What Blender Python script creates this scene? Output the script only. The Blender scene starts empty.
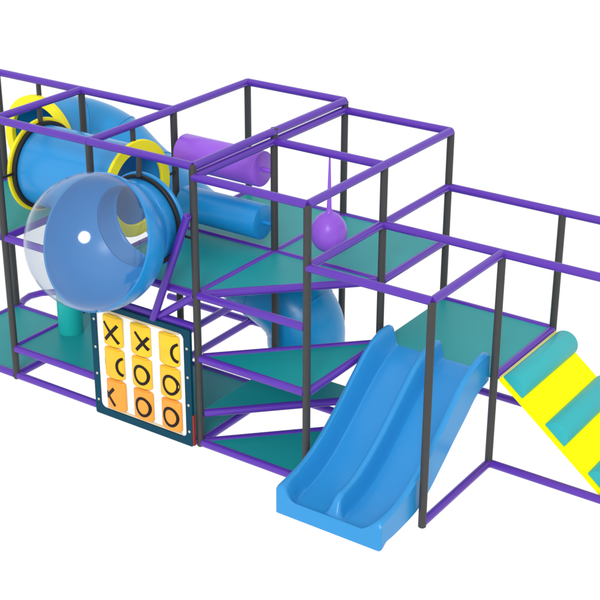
import bpy, math
from mathutils import Vector, Matrix

S = bpy.context.scene
COL = S.collection
PI = math.pi
BAY = 1.2
DEP = 1.2088
G, L, M, U, H, T2, T1 = 0.0, .305, .885, 1.516, 2.077, 2.635, 2.73
PANEL_TOP = 1.185
RB = .038     # beam radius
RP = .035     # post radius

def X(i): return i * BAY
def Y(j): return j * DEP

# ------------------------------------------------------------------ materials
def material(name, color, rough=.35, spec=.5, noise=.0, scale=8., bump=0., coat=0., metal=0.):
    m = bpy.data.materials.new(name); m.use_nodes = True
    nt = m.node_tree; b = nt.nodes['Principled BSDF']
    b.inputs['Roughness'].default_value = rough
    b.inputs['Specular IOR Level'].default_value = spec
    b.inputs['Coat Weight'].default_value = coat
    b.inputs['Metallic'].default_value = metal
    c = (*color, 1)
    if noise > 0:
        tc = nt.nodes.new('ShaderNodeTexCoord')
        n = nt.nodes.new('ShaderNodeTexNoise'); n.inputs['Scale'].default_value = scale
        n.inputs['Detail'].default_value = 5
        nt.links.new(tc.outputs['Object'], n.inputs['Vector'])
        r = nt.nodes.new('ShaderNodeMix'); r.data_type = 'RGBA'
        r.inputs['A'].default_value = (*[x * (1 - noise) for x in color], 1)
        r.inputs['B'].default_value = (*[min(1, x * (1 + noise)) for x in color], 1)
        nt.links.new(n.outputs['Fac'], r.inputs['Factor'])
        nt.links.new(r.outputs['Result'], b.inputs['Base Color'])
        if bump > 0:
            n2 = nt.nodes.new('ShaderNodeTexNoise'); n2.inputs['Scale'].default_value = scale * 12
            nt.links.new(tc.outputs['Object'], n2.inputs['Vector'])
            bp = nt.nodes.new('ShaderNodeBump'); bp.inputs['Strength'].default_value = bump
            bp.inputs['Distance'].default_value = .004
            nt.links.new(n2.outputs['Fac'], bp.inputs['Height'])
            nt.links.new(bp.outputs['Normal'], b.inputs['Normal'])
    else:
        b.inputs['Base Color'].default_value = c
    return m

MAT = {}
MAT['purple_pad'] = material('purple_pad', (.098, .027, .375), .26, .42, .05, 5)
MAT['post'] = material('black_post_foam', (.046, .046, .046), .50, .3, .10, 9, .12)
MAT['deck'] = material('teal_vinyl', (.006, .29, .30), .45, .30, .05, 3, .10)
MAT['blue'] = material('blue_plastic', (.012, .26, .62), .30, .40, .03, 2)
MAT['slide_blue'] = material('slide_plastic', (.024, .262, .60), .26, .40, .03, 2)
MAT['deep_blue'] = material('tunnel_blue_plastic', (.008, .25, .57), .28, .40, .03, 2)
MAT['yellow'] = material('yellow_plastic', (.94, .82, .015), .45, .25, .02, 3)
MAT['ramp_yellow'] = material('ramp_vinyl', (.98, .95, .0), .65, .08)
MAT['aqua'] = material('aqua_vinyl', (.025, .40, .43), .45, .35, .03, 4)
MAT['bag'] = material('bag_vinyl', (.012, .42, .40), .40, .35, .03, 4)
MAT['black'] = material('black_rubber', (.012, .012, .014), .5, .3)
MAT['violet'] = material('violet_vinyl', (.29, .092, .66), .30, .40, .03, 4)
MAT['panel'] = material('dark_teal_board', (.001, .050, .090), .5, .12, .15, 2)
MAT['white'] = material('white_board', (.90, .90, .90), .6, .2)
MAT['bolt'] = material('steel_bolt', (.55, .55, .52), .3, .5, metal=.6)
MAT['ink'] = material('black_print', (.012, .008, .008), .5, .2)
MAT['wood'] = material('rail_wood', (.62, .50, .32), .5, .2, .15, 6)
MAT['red'] = material('red_edge', (.30, .03, .02), .5, .2)
MAT['cream'] = material('cream_binding', (.62, .50, .30), .6, .2)

def tumbler_material():
    m = bpy.data.materials.new('tumbler_plastic'); m.use_nodes = True
    nt = m.node_tree; b = nt.nodes['Principled BSDF']
    b.inputs['Roughness'].default_value = .4
    oi = nt.nodes.new('ShaderNodeObjectInfo')
    ge = nt.nodes.new('ShaderNodeTexNoise'); ge.inputs['Scale'].default_value = 5
    tc = nt.nodes.new('ShaderNodeTexCoord')
    nt.links.new(tc.outputs['Object'], ge.inputs['Vector'])
    mx = nt.nodes.new('ShaderNodeMix'); mx.data_type = 'RGBA'
    mx.inputs['A'].default_value = (.80, .46, .012, 1)
    mx.inputs['B'].default_value = (.86, .56, .012, 1)
    nt.links.new(ge.outputs['Fac'], mx.inputs['Factor'])
    nt.links.new(mx.outputs['Result'], b.inputs['Base Color'])
    return m
TUMBLER = []
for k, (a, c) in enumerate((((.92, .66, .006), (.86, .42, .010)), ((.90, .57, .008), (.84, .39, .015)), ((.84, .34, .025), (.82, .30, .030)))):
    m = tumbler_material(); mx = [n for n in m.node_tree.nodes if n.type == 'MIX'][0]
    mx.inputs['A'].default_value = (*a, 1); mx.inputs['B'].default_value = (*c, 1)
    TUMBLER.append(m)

def clear_material():
    m = bpy.data.materials.new('clear_acrylic'); m.use_nodes = True
    nt = m.node_tree; nt.nodes.clear()
    out = nt.nodes.new('ShaderNodeOutputMaterial')
    tr = nt.nodes.new('ShaderNodeBsdfTransparent'); tr.inputs['Color'].default_value = (.915, .93, .945, 1)
    gl = nt.nodes.new('ShaderNodeBsdfGlossy'); gl.inputs['Roughness'].default_value = .09
    gl.inputs['Color'].default_value = (.95, .95, .97, 1)
    df = nt.nodes.new('ShaderNodeBsdfDiffuse'); df.inputs['Color'].default_value = (.62, .64, .70, 1)
    lw = nt.nodes.new('ShaderNodeLayerWeight'); lw.inputs['Blend'].default_value = .5
    pw = nt.nodes.new('ShaderNodeMath'); pw.operation = 'POWER'; pw.inputs[1].default_value = 6
    nt.links.new(lw.outputs['Facing'], pw.inputs[0])
    fr = nt.nodes.new('ShaderNodeMath'); fr.operation = 'MULTIPLY_ADD'; fr.inputs[1].default_value = .85; fr.inputs[2].default_value = .035
    nt.links.new(pw.outputs[0], fr.inputs[0])
    mx = nt.nodes.new('ShaderNodeMixShader'); m2 = nt.nodes.new('ShaderNodeMixShader')
    m2.inputs['Fac'].default_value = .02
    nt.links.new(fr.outputs[0], mx.inputs['Fac'])
    nt.links.new(tr.outputs[0], m2.inputs[1]); nt.links.new(df.outputs[0], m2.inputs[2])
    nt.links.new(m2.outputs[0], mx.inputs[1]); nt.links.new(gl.outputs[0], mx.inputs[2])
    nt.links.new(mx.outputs[0], out.inputs['Surface'])
    return m
MAT['clear'] = clear_material()

# ------------------------------------------------------------------ object helpers
def thing(name, label, cat, loc, group=None):
    o = bpy.data.objects.new(name, None); COL.objects.link(o)
    o.location = loc; o.empty_display_size = .2
    o['label'] = label; o['category'] = cat
    if group: o['group'] = group
    return o

def world_loc(o):
    v = Vector(o.location)
    while o.parent:
        o = o.parent; v += Vector(o.location)
    return v

def obj(name, geo, mat, parent=None, smooth=True, label=None, sharp=35):
    """geo = (verts in world coordinates, faces); the origin goes to the middle of the shape"""
    vs, fs = geo
    c = sum((Vector(v) for v in vs), Vector()) / len(vs)
    me = bpy.data.meshes.new(name)
    me.from_pydata([tuple(Vector(v) - c) for v in vs], [], fs)
    me.update()
    me.materials.append(mat)
    if smooth:
        me.shade_smooth()
        me.set_sharp_from_angle(angle=math.radians(sharp))
    o = bpy.data.objects.new(name, me); COL.objects.link(o)
    if parent:
        o.parent = parent; o.location = c - world_loc(parent)
    else:
        o.location = c
    if label: o['label'] = label
    return o

def join(*geos):
    vs, fs = [], []
    for v, f in geos:
        k = len(vs); vs += list(v); fs += [tuple(i + k for i in q) for q in f]
    return vs, fs

def sweep(pts, radii, seg=28, closed_caps=True, sx=1.0):
    """rings swept along a polyline, with flat end caps"""
    P = [Vector(p) for p in pts]; n = len(P)
    tang = []
    for i in range(n):
        a = P[max(0, i - 1)]; b = P[min(n - 1, i + 1)]
        t = b - a
        tang.append(t.normalized() if t.length > 1e-9 else Vector((0, 0, 1)))
    ref = Vector((0, 0, 1)) if abs(tang[0].z) < .9 else Vector((1, 0, 0))
    nrm = (ref - tang[0] * ref.dot(tang[0])).normalized()
    vs, fs = [], []
    for i in range(n):
        nrm = (nrm - tang[i] * nrm.dot(tang[i])).normalized()
        bn = tang[i].cross(nrm)
        for k in range(seg):
            a = 2 * PI * k / seg
            vs.append(P[i] + radii[i] * (nrm * math.cos(a) + bn * math.sin(a) * sx))
    for i in range(n - 1):
        for k in range(seg):
            k2 = (k + 1) % seg
            fs.append((i * seg + k, i * seg + k2, (i + 1) * seg + k2, (i + 1) * seg + k))
    if closed_caps:
        fs.append(tuple(range(seg - 1, -1, -1)))
        fs.append(tuple((n - 1) * seg + k for k in range(seg)))
    return vs, fs

def rod(a, b, r, seg=28, bev=.006):
    a, b = Vector(a), Vector(b); d = (b - a); ln = d.length; d.normalize()
    bev = min(bev, r * .4, ln * .3)
    return sweep([a, a + d * bev, b - d * bev, b], [r - bev, r, r, r - bev], seg)

def axis_frame(ax):
    return {'X': (Vector((1, 0, 0)), Vector((0, 1, 0)), Vector((0, 0, 1))),
            'Y': (Vector((0, 1, 0)), Vector((0, 0, 1)), Vector((1, 0, 0))),
            'Z': (Vector((0, 0, 1)), Vector((1, 0, 0)), Vector((0, 1, 0)))}[ax]

def lathe(center, ax, profile, seg=64, closed=True):
    """profile = (distance along the axis, radius) pairs; closed joins last to first"""
    d, u, v = axis_frame(ax) if isinstance(ax, str) else ax
    c = Vector(center); vs, fs = [], []
    for (t, r) in profile:
        for k in range(seg):
            a = 2 * PI * k / seg
            vs.append(c + d * t + u * (r * math.cos(a)) + v * (r * math.sin(a)))
    n = len(profile)
    for i in range(n if closed else n - 1):
        j = (i + 1) % n
        for k in range(seg):
            k2 = (k + 1) % seg
            fs.append((i * seg + k, i * seg + k2, j * seg + k2, j * seg + k))
    return vs, fs

def annulus(center, ax, r0, r1, t0, t1, seg=64):
    b = min(.008, (r1 - r0) * .2, abs(t1 - t0) * .3)
    return lathe(center, ax, [(t0, r0 + b), (t0, r1 - b), (t0 + b, r1), (t1 - b, r1), (t1, r1 - b), (t1, r0 + b), (t1 - b, r0), (t0 + b, r0)], seg)

def prism(poly, z0, z1):
    n = len(poly)
    vs = [(x, y, z0) for x, y in poly] + [(x, y, z1) for x, y in poly]
    area = sum(poly[i][0] * poly[(i + 1) % n][1] - poly[(i + 1) % n][0] * poly[i][1] for i in range(n))
    idx = list(range(n)) if area > 0 else list(range(n - 1, -1, -1))
    fs = [tuple(reversed(idx)), tuple(i + n for i in idx)]
    for k in range(n):
        a, b = idx[k], idx[(k + 1) % n]
        fs.append((a, b, b + n, a + n))
    return vs, fs

def box(x0, x1, y0, y1, z0, z1):
    return prism([(x0, y0), (x1, y0), (x1, y1), (x0, y1)], z0, z1)

def rounded(w0, w1, h0, h1, r, n=6):
    pts = []
    for cx, cy, a0 in ((w1 - r, h0 + r, -90), (w1 - r, h1 - r, 0), (w0 + r, h1 - r, 90), (w0 + r, h0 + r, 180)):
        for k in range(n + 1):
            a = math.radians(a0 + 90 * k / n)
            pts.append((cx + r * math.cos(a), cy + r * math.sin(a)))
    return pts

def slab_y(poly, y0, y1):
    """extrude an (x, z) outline along Y"""
    vs, fs = prism(poly, -y1, -y0)
    return [(x, -z, y) for x, y, z in vs], fs

# ------------------------------------------------------------------ the frame
frame = thing('play_frame', 'modular frame of padded purple beams on charcoal posts carrying the whole play structure', 'frame', (0, 0, 0))

post_tops = {(-3, 0): T1, (-2, 0): T1, (-1, 0): T1, (0, 0): T1 + .02, (-3, 1): T1, (-2, 1): T1, (-1, 1): T1, (0, 1): T1 + .035,
             (-1, 2): T1, (0, 2): T1, (1, 0): T2, (1, 1): T2, (1, 2): T2,
             (2, 0): H, (2, 1): H, (2, 2): H, (3, 1): H, (3, 2): H}
for (i, j), top in post_tops.items():
    p = obj('post', rod((X(i), Y(j), -.04), (X(i), Y(j), top), RP), MAT['post'], frame)

def beam(a, b, za, zb=None, ta=.022, tb=.022, off=(0, 0)):
    if zb is None: zb = za
    A = Vector((X(a[0]) + off[0], Y(a[1]) + off[1], za)); B = Vector((X(b[0]) + off[0], Y(b[1]) + off[1], zb))
    d = (B - A).normalized()
    return obj('beam', rod(A + d * ta, B - d * tb, RB), MAT['purple_pad'], frame)

def run(level, pts, t=.022):
    for a, b in zip(pts[:-1], pts[1:]): beam(a, b, level, ta=t, tb=t)

# top rails meet over the posts, so they are not trimmed
run(T1, [(-3, 0), (-2, 0), (-1, 0), (0, 0)], -.0)
run(T1, [(-4, 1), (-3, 1), (-2, 1), (-1, 1)], -.0)
run(T1, [(-1, 2), (0, 2)], 0)
run(T1, [(-3, 0), (-3, 1)], 0)
run(T1, [(-2, 0), (-2, 1)], 0)
run(T1, [(-1, 0), (-1, 1), (-1, 2)], 0)
run(T1, [(0, 0), (0, 1), (0, 2)], -.0)
run(T2, [(0, 0), (1, 0)], 0); run(T2, [(0, 1), (1, 1)], 0); run(T2, [(0, 2), (1, 2)], 0)
run(T2 + .002, [(0, 0), (0, 1), (0, 2)], 0); run(T2 + .002, [(1, 0), (1, 1), (1, 2)], 0)
run(H, [(1, 0), (2, 0)], 0); run(H, [(1, 1), (2, 1), (3, 1)], 0); run(H, [(1, 2), (2, 2), (3, 2)], .0)
run(H + .002, [(1, 0), (1, 1), (1, 2)], .03); run(H + .002, [(2, 0), (2, 1)], 0)
# upper deck level
run(U, [(-3, 0), (-2, 0), (-1, 0), (0, 0), (1, 0)]); run(U, [(-1, 1), (0, 1), (1, 1)]); run(U, [(-1, 2), (0, 2), (1, 2)])
for a, b in (((-2, 0), (-2, 1)), ((-1, 0), (-1, 1)), ((0, 0), (0, 1)), ((0, 1), (0, 2)), ((1, 1), (1, 2)), ((-3, 0), (-3, 1)), ((-3, 1), (-2, 1)), ((-1, 1), (-1, 2))):
    run(U, [a, b])
beam((0, 0), (1, 1), U, ta=.04, tb=.04)
# middle levels
run(M, [(0, 0), (1, 0)]); run(M, [(1, 0), (1, 1)]); beam((0, 0), (1, 1), M, ta=.04, tb=.04)
run(M, [(2, 1), (2, 2)]); run(M, [(1, 2), (2, 2)])
run(PANEL_TOP, [(-1, 0), (0, 0)])
run(L, [(-2, 0), (-1, 0)]); run(L, [(-2, 0), (-2, 1)]); run(L, [(-2, 1), (-1, 1)]); run(L, [(-1, 1), (-1, 2)])
beam((0, 0), (1, 1), L, ta=.04, tb=.04); 
# ground rails
run(G, [(-3, 0), (-2, 0), (-1, 0), (0, 0), (1, 0)]); run(G, [(-3, 1), (-2, 1), (-1, 1), (0, 1), (1, 1)])
run(G, [(-2, 2), (-1, 2), (0, 2)]); run(G, [(1, 2), (2, 2), (3, 2)]); run(G, [(2, 1), (3, 1)])
run(G, [(2, 0), (2, 1)], .0)
for a, b in (((-3, 0), (-3, 1)), ((-2, 0), (-2, 1)), ((-1, 0), (-1, 1)), ((-1, 1), (-1, 2)), ((0, 0), (0, 1))):
    run(G, [a, b])
beam((0, 0), (1, 1), G, ta=.04, tb=.04)
# the two slanting braces above the game panel
obj('brace', rod((-.012, -.075, 2.30), (-.475, -.055, 1.165), .037), MAT['purple_pad'], frame)
obj('brace', rod((-.02, -.01, 1.50), (-.43, -.02, 1.20), .036), MAT['purple_pad'], frame)
# curved floor rail round the back of the left module
arc = [(-3.58, 1.24), (-3.66, 1.36), (-3.69, 1.50), (-3.64, 1.64), (-3.54, 1.74), (-3.35, 1.84), (-3.1, 1.88), (-2.85, 1.85), (-2.6, 1.70), (-2.43, 1.48), (-2.40, 1.26)]
obj('curved_rail', sweep([(x, y, 0) for x, y in arc], [RB] * len(arc), 20), MAT['purple_pad'], frame)
# short drop rods that carry the tunnel rings
for a, b in (((-3.0, Y(1), T1), (-3.0, Y(1), 2.56)), ((-2.4, .604, T1), (-2.4, .604, 2.54)),
             ((-1.2, .604, T1), (-1.2, .604, 2.56)), ((-.6, 0, T1), (-.6, -.02, 2.52))):
    obj('drop_rod', rod(b, a, .026, 20), MAT['post'], frame)

# ------------------------------------------------------------------ decks
def deck(poly, level, label):
    c = Vector((sum(p[0] for p in poly) / len(poly), sum(p[1] for p in poly) / len(poly)))
    cx, cy = c
    q = []
    for x, y in poly:
        d = Vector((x - cx, y - cy)); d = d * (1 - .004 / d.length)
        q.append((cx + d.x, cy + d.y))
    o = obj('deck_panel', prism(q, level - .022, level + .018), MAT['deck'], None, smooth=False)
    bv = o.modifiers.new('soft_edge', 'BEVEL'); bv.width = .005; bv.segments = 2; bv.limit_method = 'ANGLE'
    o['label'] = label; o['category'] = 'deck'; o['group'] = 'teal vinyl decks of the play structure'
    return o
def rect(i0, j0, i1, j1): return [(X(i0), Y(j0)), (X(i1), Y(j0)), (X(i1), Y(j1)), (X(i0), Y(j1))]
triA = [(X(0), Y(0)), (X(1), Y(0)), (X(1), Y(1))]
triB = [(X(0), Y(0)), (X(1), Y(1)), (X(0), Y(1))]
deck(rect(-3, 0, -2, 1), U, 'square teal upper deck at the far left under the yellow ringed tunnel mouth')
deck(rect(-1, 0, 0, 1), U, 'square teal upper deck right behind the clear bubble dome')
deck(rect(-1, 1, 0, 2), U, 'square teal upper deck directly below the purple and blue rollers')
deck(rect(0, 1, 1, 2), U, 'square teal upper deck under the hanging purple ball')
deck(triB, U, 'highest triangular teal step deck, level with the upper floor')
deck(triA, M, 'triangular teal step deck second from the top, just left of the blue slide')
deck(triB, L, 'triangular teal step deck second from the ground, with a shiny diagonal beam')
deck(triA, G, 'lowest triangular teal step deck at ground level beside the slide foot')
deck(rect(-1, 0, 0, 1), G, 'square teal floor deck behind the noughts and crosses panel')
deck(rect(-2, 0, -1, 1), L, 'raised teal deck left of the noughts and crosses panel, under the hanging teal bag')
deck(rect(-3, 0, -2, 1), G, 'square teal floor deck at the bottom left edge of the frame')
deck(rect(1, 1, 2, 2), M, 'square teal landing deck between the slide top and the yellow ramp')

# ------------------------------------------------------------------ tunnels
ZC = 2.105
def curve_points(ctrl, n=10):
    P = [Vector(c) for c in ctrl]; P = [P[0] * 2 - P[1]] + P + [P[-1] * 2 - P[-2]]
    out = []
    for i in range(1, len(P) - 2):
        for k in range(n):
            t = k / n; a, b, c, d = P[i - 1], P[i], P[i + 1], P[i + 2]
            out.append(.5 * ((2 * b) + (c - a) * t + (2 * a - 5 * b + 4 * c - d) * t * t + (3 * b - a - 3 * c + d) * t ** 3))
    out.append(P[-2]); return out

def hollow_sweep(pts, r, th=.018, seg=64, seams=None):
    """pipe with wall thickness and small raised joint ribs"""
    n = len(pts); ro = [r] * n
    o_vs, o_fs = sweep(pts, ro, seg, False)
    i_vs, i_fs = sweep(pts, [r - th] * n, seg, False)
    k = len(o_vs)
    fs = list(o_fs) + [tuple(reversed([q + k for q in f])) for f in i_fs]
    for s in range(seg):
        s2 = (s + 1) % seg
        fs.append((s, k + s, k + s2, s2))
        b = (n - 1) * seg
        fs.append((b + s, b + s2, k + b + s2, k + b + s))
    return o_vs + i_vs, fs

def rib(p, d, r, w=.03, h=.014, seg=64):
    d = Vector(d).normalized()
    up = Vector((0, 0, 1)); u = (up - d * up.dot(d)).normalized(); v = d.cross(u)
    return annulus(p, (d, u, v), r - .004, r + h, -w / 2, w / 2, seg)

# straight tunnel between the two yellow side rings
tun = thing('crawl_tunnel', 'short bright blue crawl tunnel at top left with yellow end rings, behind the clear dome', 'tunnel', (-1.8, .604, ZC - .42))
pts = [(-2.38 + k * (1.16 / 8), .604, ZC) for k in range(9)]
obj('tube', hollow_sweep(pts, .405), MAT['slide_blue'], tun)
obj('ring_panel', annulus((-2.4, .604, ZC), 'X', .40, .475, -.035, -.004), MAT['yellow'], tun)
obj('gasket', annulus((-2.4, .604, ZC), 'X', .404, .445, -.002, .045), MAT['black'], tun)
obj('ring_panel', annulus((-1.2, .604, ZC), 'X', .355, .475, .004, .04), MAT['yellow'], tun)
obj('clamp', rod((-2.385, .03, 2.135), (-2.385, .175, 2.135), .013, 12), MAT['black'], tun)
obj('clamp', rod((-1.18, 1.075, 2.105), (-1.18, 1.18, 2.105), .013, 12), MAT['black'], tun)

# large curling tube slide that drops behind and under the upper deck
spi = thing('tube_slide', 'large blue enclosed tube slide curling behind the frame and dropping under the upper deck', 'tube slide', (-1.5, 2.0, 0))
ctrl = [(-3.0, Y(1), ZC), (-3.0, 1.45, 2.09), (-2.90, 1.72, 2.03), (-2.62, 1.86, 1.90), (-2.28, 1.86, 1.68), (-1.7, 1.84, 1.38), (-1.05, 1.82, 1.08), (-.55, 1.80, .87), (-.22, 1.80, .71), (-.05, 1.80, .53), (-.03, 1.80, .31)]
cp = curve_points(ctrl, 8)
obj('tube', hollow_sweep(cp, .40), MAT['deep_blue'], spi, sharp=60)
for k in (14, 24, 34, 44, 57, 68):
    obj('joint_band', rib(cp[k], cp[k + 1] - cp[k - 1], .40, .022, .008), MAT['deep_blue'], spi)
obj('ring_panel', annulus((-3.0, Y(1), ZC), 'Y', .375, .475, -.07, -.004), MAT['yellow'], spi)

# clear bubble dome
DC = Vector((-.60, -.63, 2.095)); DR = .612; NR = .395
dome = thing('bubble_dome', 'big clear bubble dome with a blue plastic back, poking out above the game panel', 'bubble window', (-.6, -.3, 1.42))
CM = Matrix.Rotation(.6018, 3, 'Z') @ Matrix.Rotation(1.1451, 3, 'X')
SN = Vector((-.040, -.850, .365)).normalized()        # the seam of the bubble leans back a little
def shell(r_out, r_in, back, rows=26, seg=112):
    """part of a thick sphere round DC: from the neck to the leaning seam (back) or from the seam to the front"""
    vs, fs = [], []
    for side, r in ((0, r_out), (1, r_in)):
        for i in range(rows + 1):
            for k in range(seg):
                a = 2 * PI * k / seg; ca, sa = math.cos(a), math.sin(a)
                ts = math.atan2(-SN.y, SN.x * ca + SN.z * sa)
                t0, t1 = (math.asin(NR / DR), ts) if back else (ts, PI - .002)
                t = t0 + (t1 - t0) * i / rows
                vs.append(DC + Vector((math.sin(t) * ca, math.cos(t), math.sin(t) * sa)) * r)
    o = (rows + 1) * seg
    for i in range(rows):
        for k in range(seg):
            k2 = (k + 1) % seg; p = i * seg
            fs.append((p + k, p + seg + k, p + seg + k2, p + k2))
            fs.append((o + p + k, o + p + k2, o + p + seg + k2, o + p + seg + k))
    for k in range(seg):
        k2 = (k + 1) % seg; e = rows * seg
        fs.append((k, k2, o + k2, o + k))
        if back: fs.append((e + k, o + e + k, o + e + k2, e + k2))
    return vs, fs
obj('blue_shell', shell(DR, DR - .02, True), MAT['blue'], dome, sharp=60)
obj('neck', lathe(DC, 'Y', [(.462, NR - .018), (.462, NR + .002), (.52, NR + .012), (.56, NR), (.69, NR), (.69, NR - .02)], 96), MAT['blue'], dome, sharp=50)
su = Vector((0, 0, 1)); su = (su - SN * su.dot(SN)).normalized()
obj('seam_ring', annulus(DC, (SN, su, SN.cross(su)), DR - .019, DR + .002, -.007, .007, 96), MAT['blue'], dome)
obj('neck_band', annulus(DC + Vector((0, .515, 0)), 'Y', NR - .01, NR + .014, -.02, .02, 96), MAT['blue'], dome)
obj('clear_shell', shell(DR - .001, DR - .010, False), MAT['clear'], dome, sharp=60)
obj('gasket', annulus((-.6, 0, DC.z), 'Y', NR - .005, NR + .035, -.005, .035, 96), MAT['black'], dome)
obj('ring_panel', annulus((-.6, 0, DC.z), 'Y', NR - .03, NR + .048, .036, .075, 96), MAT['blue'], dome)
obj('clamp', rod((-.175, .0, 2.06), (-.03, .0, 2.055), .012, 12), MAT['black'], dome)

# ------------------------------------------------------------------ rollers
def roller(z, mat, label):
    t = thing('roller', label, 'roller', (-.6, Y(1), z - .175), 'padded rollers between the posts')
    x0, x1, r, b = -1.085, -.128, .172, .012
    prof = [(x0, .002), (x0, r - b), (x0 + b * .3, r - b * .3), (x0 + b, r), (x1 - b, r), (x1 - b * .3, r - b * .3), (x1, r - b), (x1, .002)]
    obj('padding', lathe((0, Y(1), z), 'X', prof, 64), mat, t)
    obj('axle', rod((-1.17, Y(1), z), (-.03, Y(1), z), .022, 20), mat, t)
    return t
roller(2.335, MAT['violet'], 'upper padded roller, violet, mounted between two dark posts')
roller(1.80, MAT['blue'], 'lower padded roller, blue, just above the teal deck')

# ------------------------------------------------------------------ hanging ball
ball = thing('hanging_ball', 'violet ball hanging on a slim cone from a purple beam over the teal deck', 'punch ball', (.62, Y(1), 1.69))
prof = []
for k in range(33):
    a = PI * k / 32
    r = .172 * math.sin(a) * (1 - .05 * math.cos(PI - a)); zz = 1.872 + .196 * math.cos(a) * (-1)
    prof.append((zz, max(r, .0005)))
obj('ball', lathe((.62, Y(1), 0), 'Z', prof, 48, closed=False), MAT['violet'], ball)
obj('hanging_cone', sweep([(.62, Y(1), 2.035), (.62, Y(1), 2.06), (.62, Y(1), 2.085), (.62, Y(1), 2.12), (.62, Y(1), 2.60)], [.070, .042, .027, .022, .008], 24), MAT['violet'], ball)

# ------------------------------------------------------------------ hanging bag under the dome
bag = thing('punch_bag', 'teal padded punch bag hanging below the clear dome left of the game panel', 'punch bag', (-2.18, .604, .25))
prof = [(.145, .002), (.145, .110), (.153, .123), (.172, .130), (1.30, .130), (1.32, .128), (1.33, .11), (1.33, .002)]
obj('padding', lathe((-2.18, .604, 0), 'Z', prof, 48), MAT['bag'], bag)
obj('strap', rod((-2.18, .604, 1.32), (-2.18, .604, 1.70), .018, 16), MAT['black'], bag)

# ------------------------------------------------------------------ noughts and crosses panel
PY = -.062
pan = thing('game_panel', 'dark teal noughts and crosses panel with nine orange turning blocks on white', 'game panel', (-.64, PY, 0))
outer = rounded(-1.245, -.035, -.035, 1.175, .02)
inner = rounded(-1.178, -.110, .042, 1.120, .055)
def frame_y(outer, inner, y0, y1):
    n = len(outer); vs = []
    for y in (y0, y1):
        vs += [(x, y, z) for x, z in outer] + [(x, y, z) for x, z in inner]
    fs = []
    for k in range(n):
        k2 = (k + 1) % n
        fs.append((k, k2, n + k2, n + k))
        fs.append((2 * n + k, 3 * n + k, 3 * n + k2, 2 * n + k2))
        fs.append((k, 2 * n + k, 2 * n + k2, k2))
        fs.append((n + k, n + k2, 3 * n + k2, 3 * n + k))
    return vs, fs
obj('board', frame_y(outer, inner, PY - .012, PY + .02), MAT['panel'], pan, smooth=False)
obj('white_backing', slab_y(rounded(-1.235, -.045, -.02, 1.16, .02), PY - .004 + .008, PY + .016), MAT['white'], pan, smooth=False)
obj('side_strip', box(-.034, -.020, PY - .010, PY + .018, -.02, .30), MAT['red'], pan, smooth=False)
for x, z in ((-1.202, .985), (-1.202, .690), (-1.202, .405), (-1.202, .12), (-.072, .985), (-.072, .69), (-.072, .40), (-.072, .12)):
    obj('bolt', lathe((x, PY - .012, z), 'Y', [(0, .014), (-.004, .014), (-.009, .008), (-.010, .001)], 16, closed=False), MAT['bolt'], pan)
for z in (1.106, .060):
    obj('wooden_rail', box(-1.10, -.17, PY - .006, PY + .002, z - .010, z + .010), MAT['wood'], pan, smooth=False)

TR, TD, TH = .121, .042, .325     # half width, bulge and height of a block
cols = [-.968, -.628, -.284]; rows = [.925, .582, .240]
def bulge(u): return PY - .004 - TD * math.sqrt(max(0, 1 - (u / TR) ** 2)) ** .9
def tumbler(cx, cz, mat):
    vs, fs = [], []; n = 28; prof = []
    for t, s in ((-.5, .55), (-.485, .86), (-.46, .96), (-.42, 1), (.40, 1), (.44, .97), (.465, .86), (.475, .62), (.5, .58)):
        prof.append((cz + t * TH, s))
    for z, s in prof:
        for k in range(n + 1):
            a = PI * k / n
            u = -TR * math.cos(a) * s
            vs.append((cx + u, PY - .004 - TD * math.sin(a) ** .9 * s, z))
    m = n + 1
    for i in range(len(prof) - 1):
        for k in range(n):
            fs.append((i * m + k, i * m + k + 1, (i + 1) * m + k + 1, (i + 1) * m + k))
        fs.append((i * m + n, i * m, (i + 1) * m, (i + 1) * m + n))
    fs.append(tuple(range(m - 1, -1, -1))); b = (len(prof) - 1) * m
    fs.append(tuple(b + k for k in range(m)))
    return vs, fs
def ribbon(points, cx, w, close=False):
    """a thin printed stroke lying on a block's curved face; cut where it runs round the side"""
    P = [Vector(p) for p in points]; vs, fs = [], []; n = len(P); keep = []
    for i in range(n):
        a = P[(i - 1) % n] if (close or i > 0) else P[i]; b = P[(i + 1) % n] if (close or i < n - 1) else P[i]
        d = (b - a).normalized(); s = Vector((-d.y, d.x)) * w / 2
        ok = abs(P[i].x - cx) < TR * .97
        for q in (P[i] + s, P[i] - s):
            u = max(-TR * .985, min(TR * .985, q.x - cx))
            vs.append((cx + u, bulge(u) - .0035, q.y))
        keep.append(ok)
    for i in range(n if close else n - 1):
        j = (i + 1) % n
        if keep[i] and keep[j]:
            fs.append((2 * i, 2 * i + 1, 2 * j + 1, 2 * j))
    k = len(vs)
    back = [(x, y + .003, z) for x, y, z in vs]
    vs += back; fs2 = [tuple(reversed([q + k for q in f])) for f in fs]
    return vs, fs + fs2
def line(a, b, n=24):
    return [(a[0] + (b[0] - a[0]) * t / n, a[1] + (b[1] - a[1]) * t / n) for t in range(n + 1)]
def circle(cx, cz, rx, rz, n=56):
    return [(cx + rx * math.cos(2 * PI * k / n), cz + rz * math.sin(2 * PI * k / n)) for k in range(n)]
marks = {(0, 0): ('X', -.966), (0, 1): ('X', -.575), (0, 2): ('O', -.150),
         (1, 0): ('O', -.835), (1, 1): ('O', -.612), (1, 2): ('O', -.258),
         (2, 0): ('X', -1.046), (2, 1): ('O', -.608), (2, 2): ('O', -.270)}
W_ = .029
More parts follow.
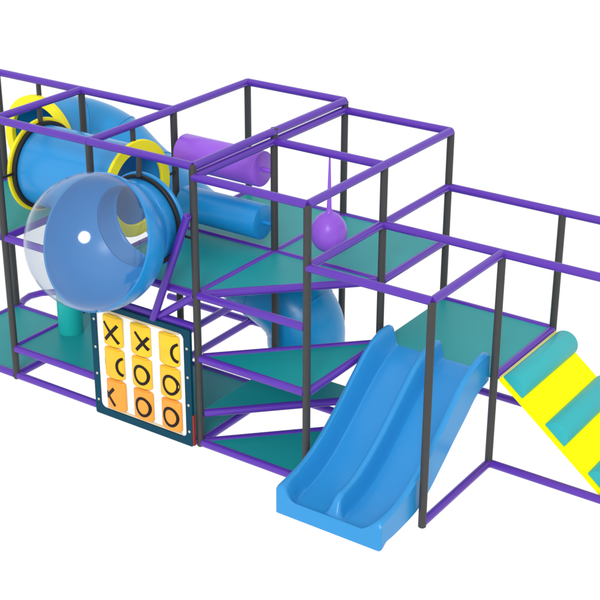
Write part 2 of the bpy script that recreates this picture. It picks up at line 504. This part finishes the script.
for (r, c), (kind, mx) in marks.items():
    cx, cz = cols[c] + (.004 if r == 2 else 0), rows[r]
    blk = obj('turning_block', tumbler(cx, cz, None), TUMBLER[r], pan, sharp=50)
    mz = cz - .012
    if kind == 'X':
        g = join(ribbon(line((mx - .088, mz + .098), (mx + .088, mz - .098)), cx, W_),
                 ribbon(line((mx - .078, mz - .088), (mx + .078, mz + .088)), cx, W_ * 1.15))
        obj('cross_mark', g, MAT['ink'], blk, smooth=False)
    else:
        g = ribbon(circle(mx, mz, .080, .092), cx, W_, True)
        if (r, c) == (1, 0):
            obj('mark_edge', ribbon(line((cx - TR * .93, mz + .04), (cx - TR * .93, mz - .03), 6), cx, .012), MAT['ink'], blk, smooth=False)
        obj('nought_mark', g, MAT['ink'], blk, smooth=False)

# ------------------------------------------------------------------ double slide
sl = thing('double_slide', 'wide blue two lane plastic slide running down from the teal landing deck', 'slide', (1.82, .3, 0))
def interp(tab, y):
    tab = sorted(tab)
    if y <= tab[0][0]: return tab[0][1]
    if y >= tab[-1][0]: return tab[-1][1]
    for i in range(len(tab) - 1):
        if tab[i][0] <= y <= tab[i + 1][0]:
            x0, v0 = tab[i]; x1, v1 = tab[i + 1]
            m0 = (tab[i + 1][1] - tab[i - 1][1]) / (tab[i + 1][0] - tab[i - 1][0]) if i > 0 else (v1 - v0) / (x1 - x0)
            m1 = (tab[i + 2][1] - tab[i][1]) / (tab[i + 2][0] - tab[i][0]) if i < len(tab) - 2 else (v1 - v0) / (x1 - x0)
            h = x1 - x0; t = (y - x0) / h
            return (2 * t ** 3 - 3 * t * t + 1) * v0 + (t ** 3 - 2 * t * t + t) * h * m0 + (-2 * t ** 3 + 3 * t * t) * v1 + (t ** 3 - t * t) * h * m1
rimT = [(1.215, 1.095), (1.18, 1.118), (1.10, 1.122), (1.0, 1.105), (.8, 1.02), (.6, .87), (.4, .71), (.2, .56), (0, .435), (-.2, .345), (-.4, .305), (-.50, .292), (-.56, .280), (-.60, .248)]
bedT = [(1.215, .918), (1.15, .912), (1.0, .865), (.8, .75), (.6, .605), (.4, .455), (.2, .315), (0, .205), (-.2, .14), (-.4, .115), (-.54, .110), (-.60, .110)]
botT = [(1.215, .83), (1.0, .775), (.8, .63), (.6, .49), (.4, .34), (.2, .20), (0, .105), (-.2, .075), (-.4, .062), (-.50, .062), (-.56, .028), (-.60, .018)]
def sstep(a, b, v):
    t = max(0, min(1, (v - a) / (b - a))); return t * t * (3 - 2 * t)
XL, XR, XM = 1.285, 2.345, 1.818
def top_z(x, y):
    rim, bed = interp(rimT, y), interp(bedT, y)
    lip = sstep(-.545, -.598, y) if True else 0
    bed = bed + (.178 - bed) * sstep(-.52, -.60, y) if y < -.52 else bed
    e = min(x - XL, XR - x)                       # distance from the nearer outer wall
    fl = .09 * sstep(-.35, -.6, y)
    side = 1 - sstep(.046, .118 + fl, e)
    # rounded outer shoulder of the rim
    sh = -.020 * (1 - sstep(0, .022, e))
    d = abs(x - XM)
    div_h = (rim - bed) * .92 * (1 - sstep(-.40, -.575, y))
    spread = .06 * sstep(-.38, -.57, y)
    div = div_h * (1 - sstep(.019, .075 + spread, d))
    return bed + max((rim - bed) * side + sh, div)
ys = [1.215, 1.205, 1.19] + [1.16 - k * .04 for k in range(41)]
ys = [y for y in ys if y > -.44] + [-.44 - k * .01 for k in range(16)]
ys += [-.575, -.582, -.588, -.593, -.5965, -.599]
ys = sorted(set(round(y, 4) for y in ys if y >= -.6), reverse=True)
xs = [0, .004, .010, .018, .028] + [.04 + .012 * k for k in range(16)]
xs = [XL + v for v in xs]; xs += [XL + .235 + k * (XM - .17 - XL - .235) / 7 for k in range(8)]
xs += [XM - .155 + .01 * k for k in range(32)]
half = [v for v in xs if v <= XM]; xs = sorted(set(round(v, 5) for v in half + [2 * XM - v for v in half if True]))
xs = [v for v in xs if v < XR - .24]; xs += [XR - (v - XL) for v in half if v - XL <= .24]
xs = sorted(set(round(v, 5) for v in xs))
nx, ny = len(xs), len(ys)
vs = []; fs = []
def foot(x, y):                  # rounded toe: plan corner and top edge
    d = y + .60; rr = .030
    ins = rr - math.sqrt(max(0, rr * rr - (rr - d) ** 2)) if d < rr else 0
    return XM + (x - XM) * (1 - ins * .8 / (XR - XM)), ins * .45
for y in ys:
    for x in xs:
        xx, dz = foot(x, y); vs.append((xx, y, top_z(x, y) - dz))
for y in ys:
    for x in xs:
        xx, dz = foot(x, y); vs.append((xx, y, min(interp(botT, y), top_z(x, y) - .02)))
o2 = nx * ny
for j in range(ny - 1):
    for i in range(nx - 1):
        a = j * nx + i
        fs.append((a, a + nx, a + nx + 1, a + 1))
        fs.append((o2 + a, o2 + a + 1, o2 + a + nx + 1, o2 + a + nx))
    for i, flip in ((0, False), (nx - 1, True)):
        a = j * nx + i
        q = (a, o2 + a, o2 + a + nx, a + nx)
        fs.append(tuple(reversed(q)) if flip else q)
for i in range(nx - 1):
    fs.append((i, i + 1, o2 + i + 1, o2 + i))
    a = (ny - 1) * nx + i
    fs.append((a, o2 + a, o2 + a + 1, a + 1))
so = obj('slide_body', (vs, fs), MAT['slide_blue'], sl, sharp=48)

# ------------------------------------------------------------------ climbing ramp with half round steps
ramp = thing('climbing_ramp', 'bright yellow padded climbing ramp with teal half round steps, right of the landing deck', 'ramp', (3.0, 1.85, 0))
RX0, RZ0, RX1, RZ1 = 2.458, .888, 3.60, -.02
dirv = Vector((RX1 - RX0, 0, RZ1 - RZ0)); RL = dirv.length; dirv.normalize(); nv = Vector((-dirv.z, 0, dirv.x))
YA, YB = 1.245, 2.385
def on(s, y, h): return Vector((RX0, y, RZ0)) + dirv * s + nv * h
def ramp_box(s0, s1, y0, y1, h0, h1):
    vs = [on(s, y, h) for s in (s0, s1) for y in (y0, y1) for h in (h0, h1)]
    fs = [(0, 1, 3, 2), (4, 6, 7, 5), (0, 4, 5, 1), (2, 3, 7, 6), (0, 2, 6, 4), (1, 5, 7, 3)]
    return vs, fs
b = obj('ramp_board', ramp_box(0, RL, YA, YB, -.05, 0), MAT['ramp_yellow'], ramp, smooth=False)
obj('edge_binding', ramp_box(-.014, -.002, YA, YB, -.045, .006), MAT['cream'], ramp, smooth=False)
def bolster(s, r=.128):
    n = 24; e = .012; ring = []
    ys_ = [(YA + .012, r - e), (YA + .012 + e * .3, r - e * .3), (YA + .012 + e, r), (YB - .012 - e, r), (YB - .012 - e * .3, r - e * .3), (YB - .012, r - e)]
    vs, fs = [], []; m = n + 1
    for y, rr in ys_:
        for k in range(m):
            a = PI * k / n
            vs.append(on(s - rr * math.cos(a), y, .002 + rr * math.sin(a) * .98))
    for i in range(len(ys_) - 1):
        for k in range(n):
            fs.append((i * m + k, (i + 1) * m + k, (i + 1) * m + k + 1, i * m + k + 1))
        fs.append((i * m + n, (i + 1) * m + n, (i + 1) * m, i * m))
    fs.append(tuple(range(m))); q = (len(ys_) - 1) * m
    fs.append(tuple(q + k for k in range(m - 1, -1, -1)))
    return vs, fs
for s in (.135, .692, 1.255):
    obj('half_round_step', bolster(s), MAT['aqua'], ramp)

# ------------------------------------------------------------------ light, world, camera
w = bpy.data.worlds.new('World'); S.world = w; w.use_nodes = True
bg = w.node_tree.nodes['Background']; bg.inputs['Color'].default_value = (1, 1, 1, 1); bg.inputs['Strength'].default_value = 1.02

cam = bpy.data.cameras.new('camera'); co = bpy.data.objects.new('camera', cam); COL.objects.link(co)
rx, rz, ry = 1.1451, .6018, .0032
R = Matrix.Rotation(rz, 3, 'Z') @ Matrix.Rotation(rx, 3, 'X') @ Matrix.Rotation(ry, 3, 'Z')
co.matrix_world = Matrix.Translation((7.3192, -9.0157, 6.7171)) @ R.to_4x4()
cam.sensor_width = 36; cam.lens = 1414.88 / 600 * 36; cam.clip_end = 500
S.camera = co

sun = bpy.data.lights.new('key_light', 'SUN'); sun.energy = 1.5; sun.angle = math.radians(19); sun.color = (1, .99, .975)
so_ = bpy.data.objects.new('key_light', sun); COL.objects.link(so_)
back = R @ Vector((-.16, .10, 1))
so_.rotation_euler = back.to_track_quat('Z', 'Y').to_euler()
so_.location = (6, -9, 8)

S.view_settings.view_transform = 'Standard'; S.view_settings.look = 'None'
S.view_settings.exposure = 0; S.view_settings.gamma = 1
S.render.engine = 'CYCLES'
S.cycles.transparent_max_bounces = 16
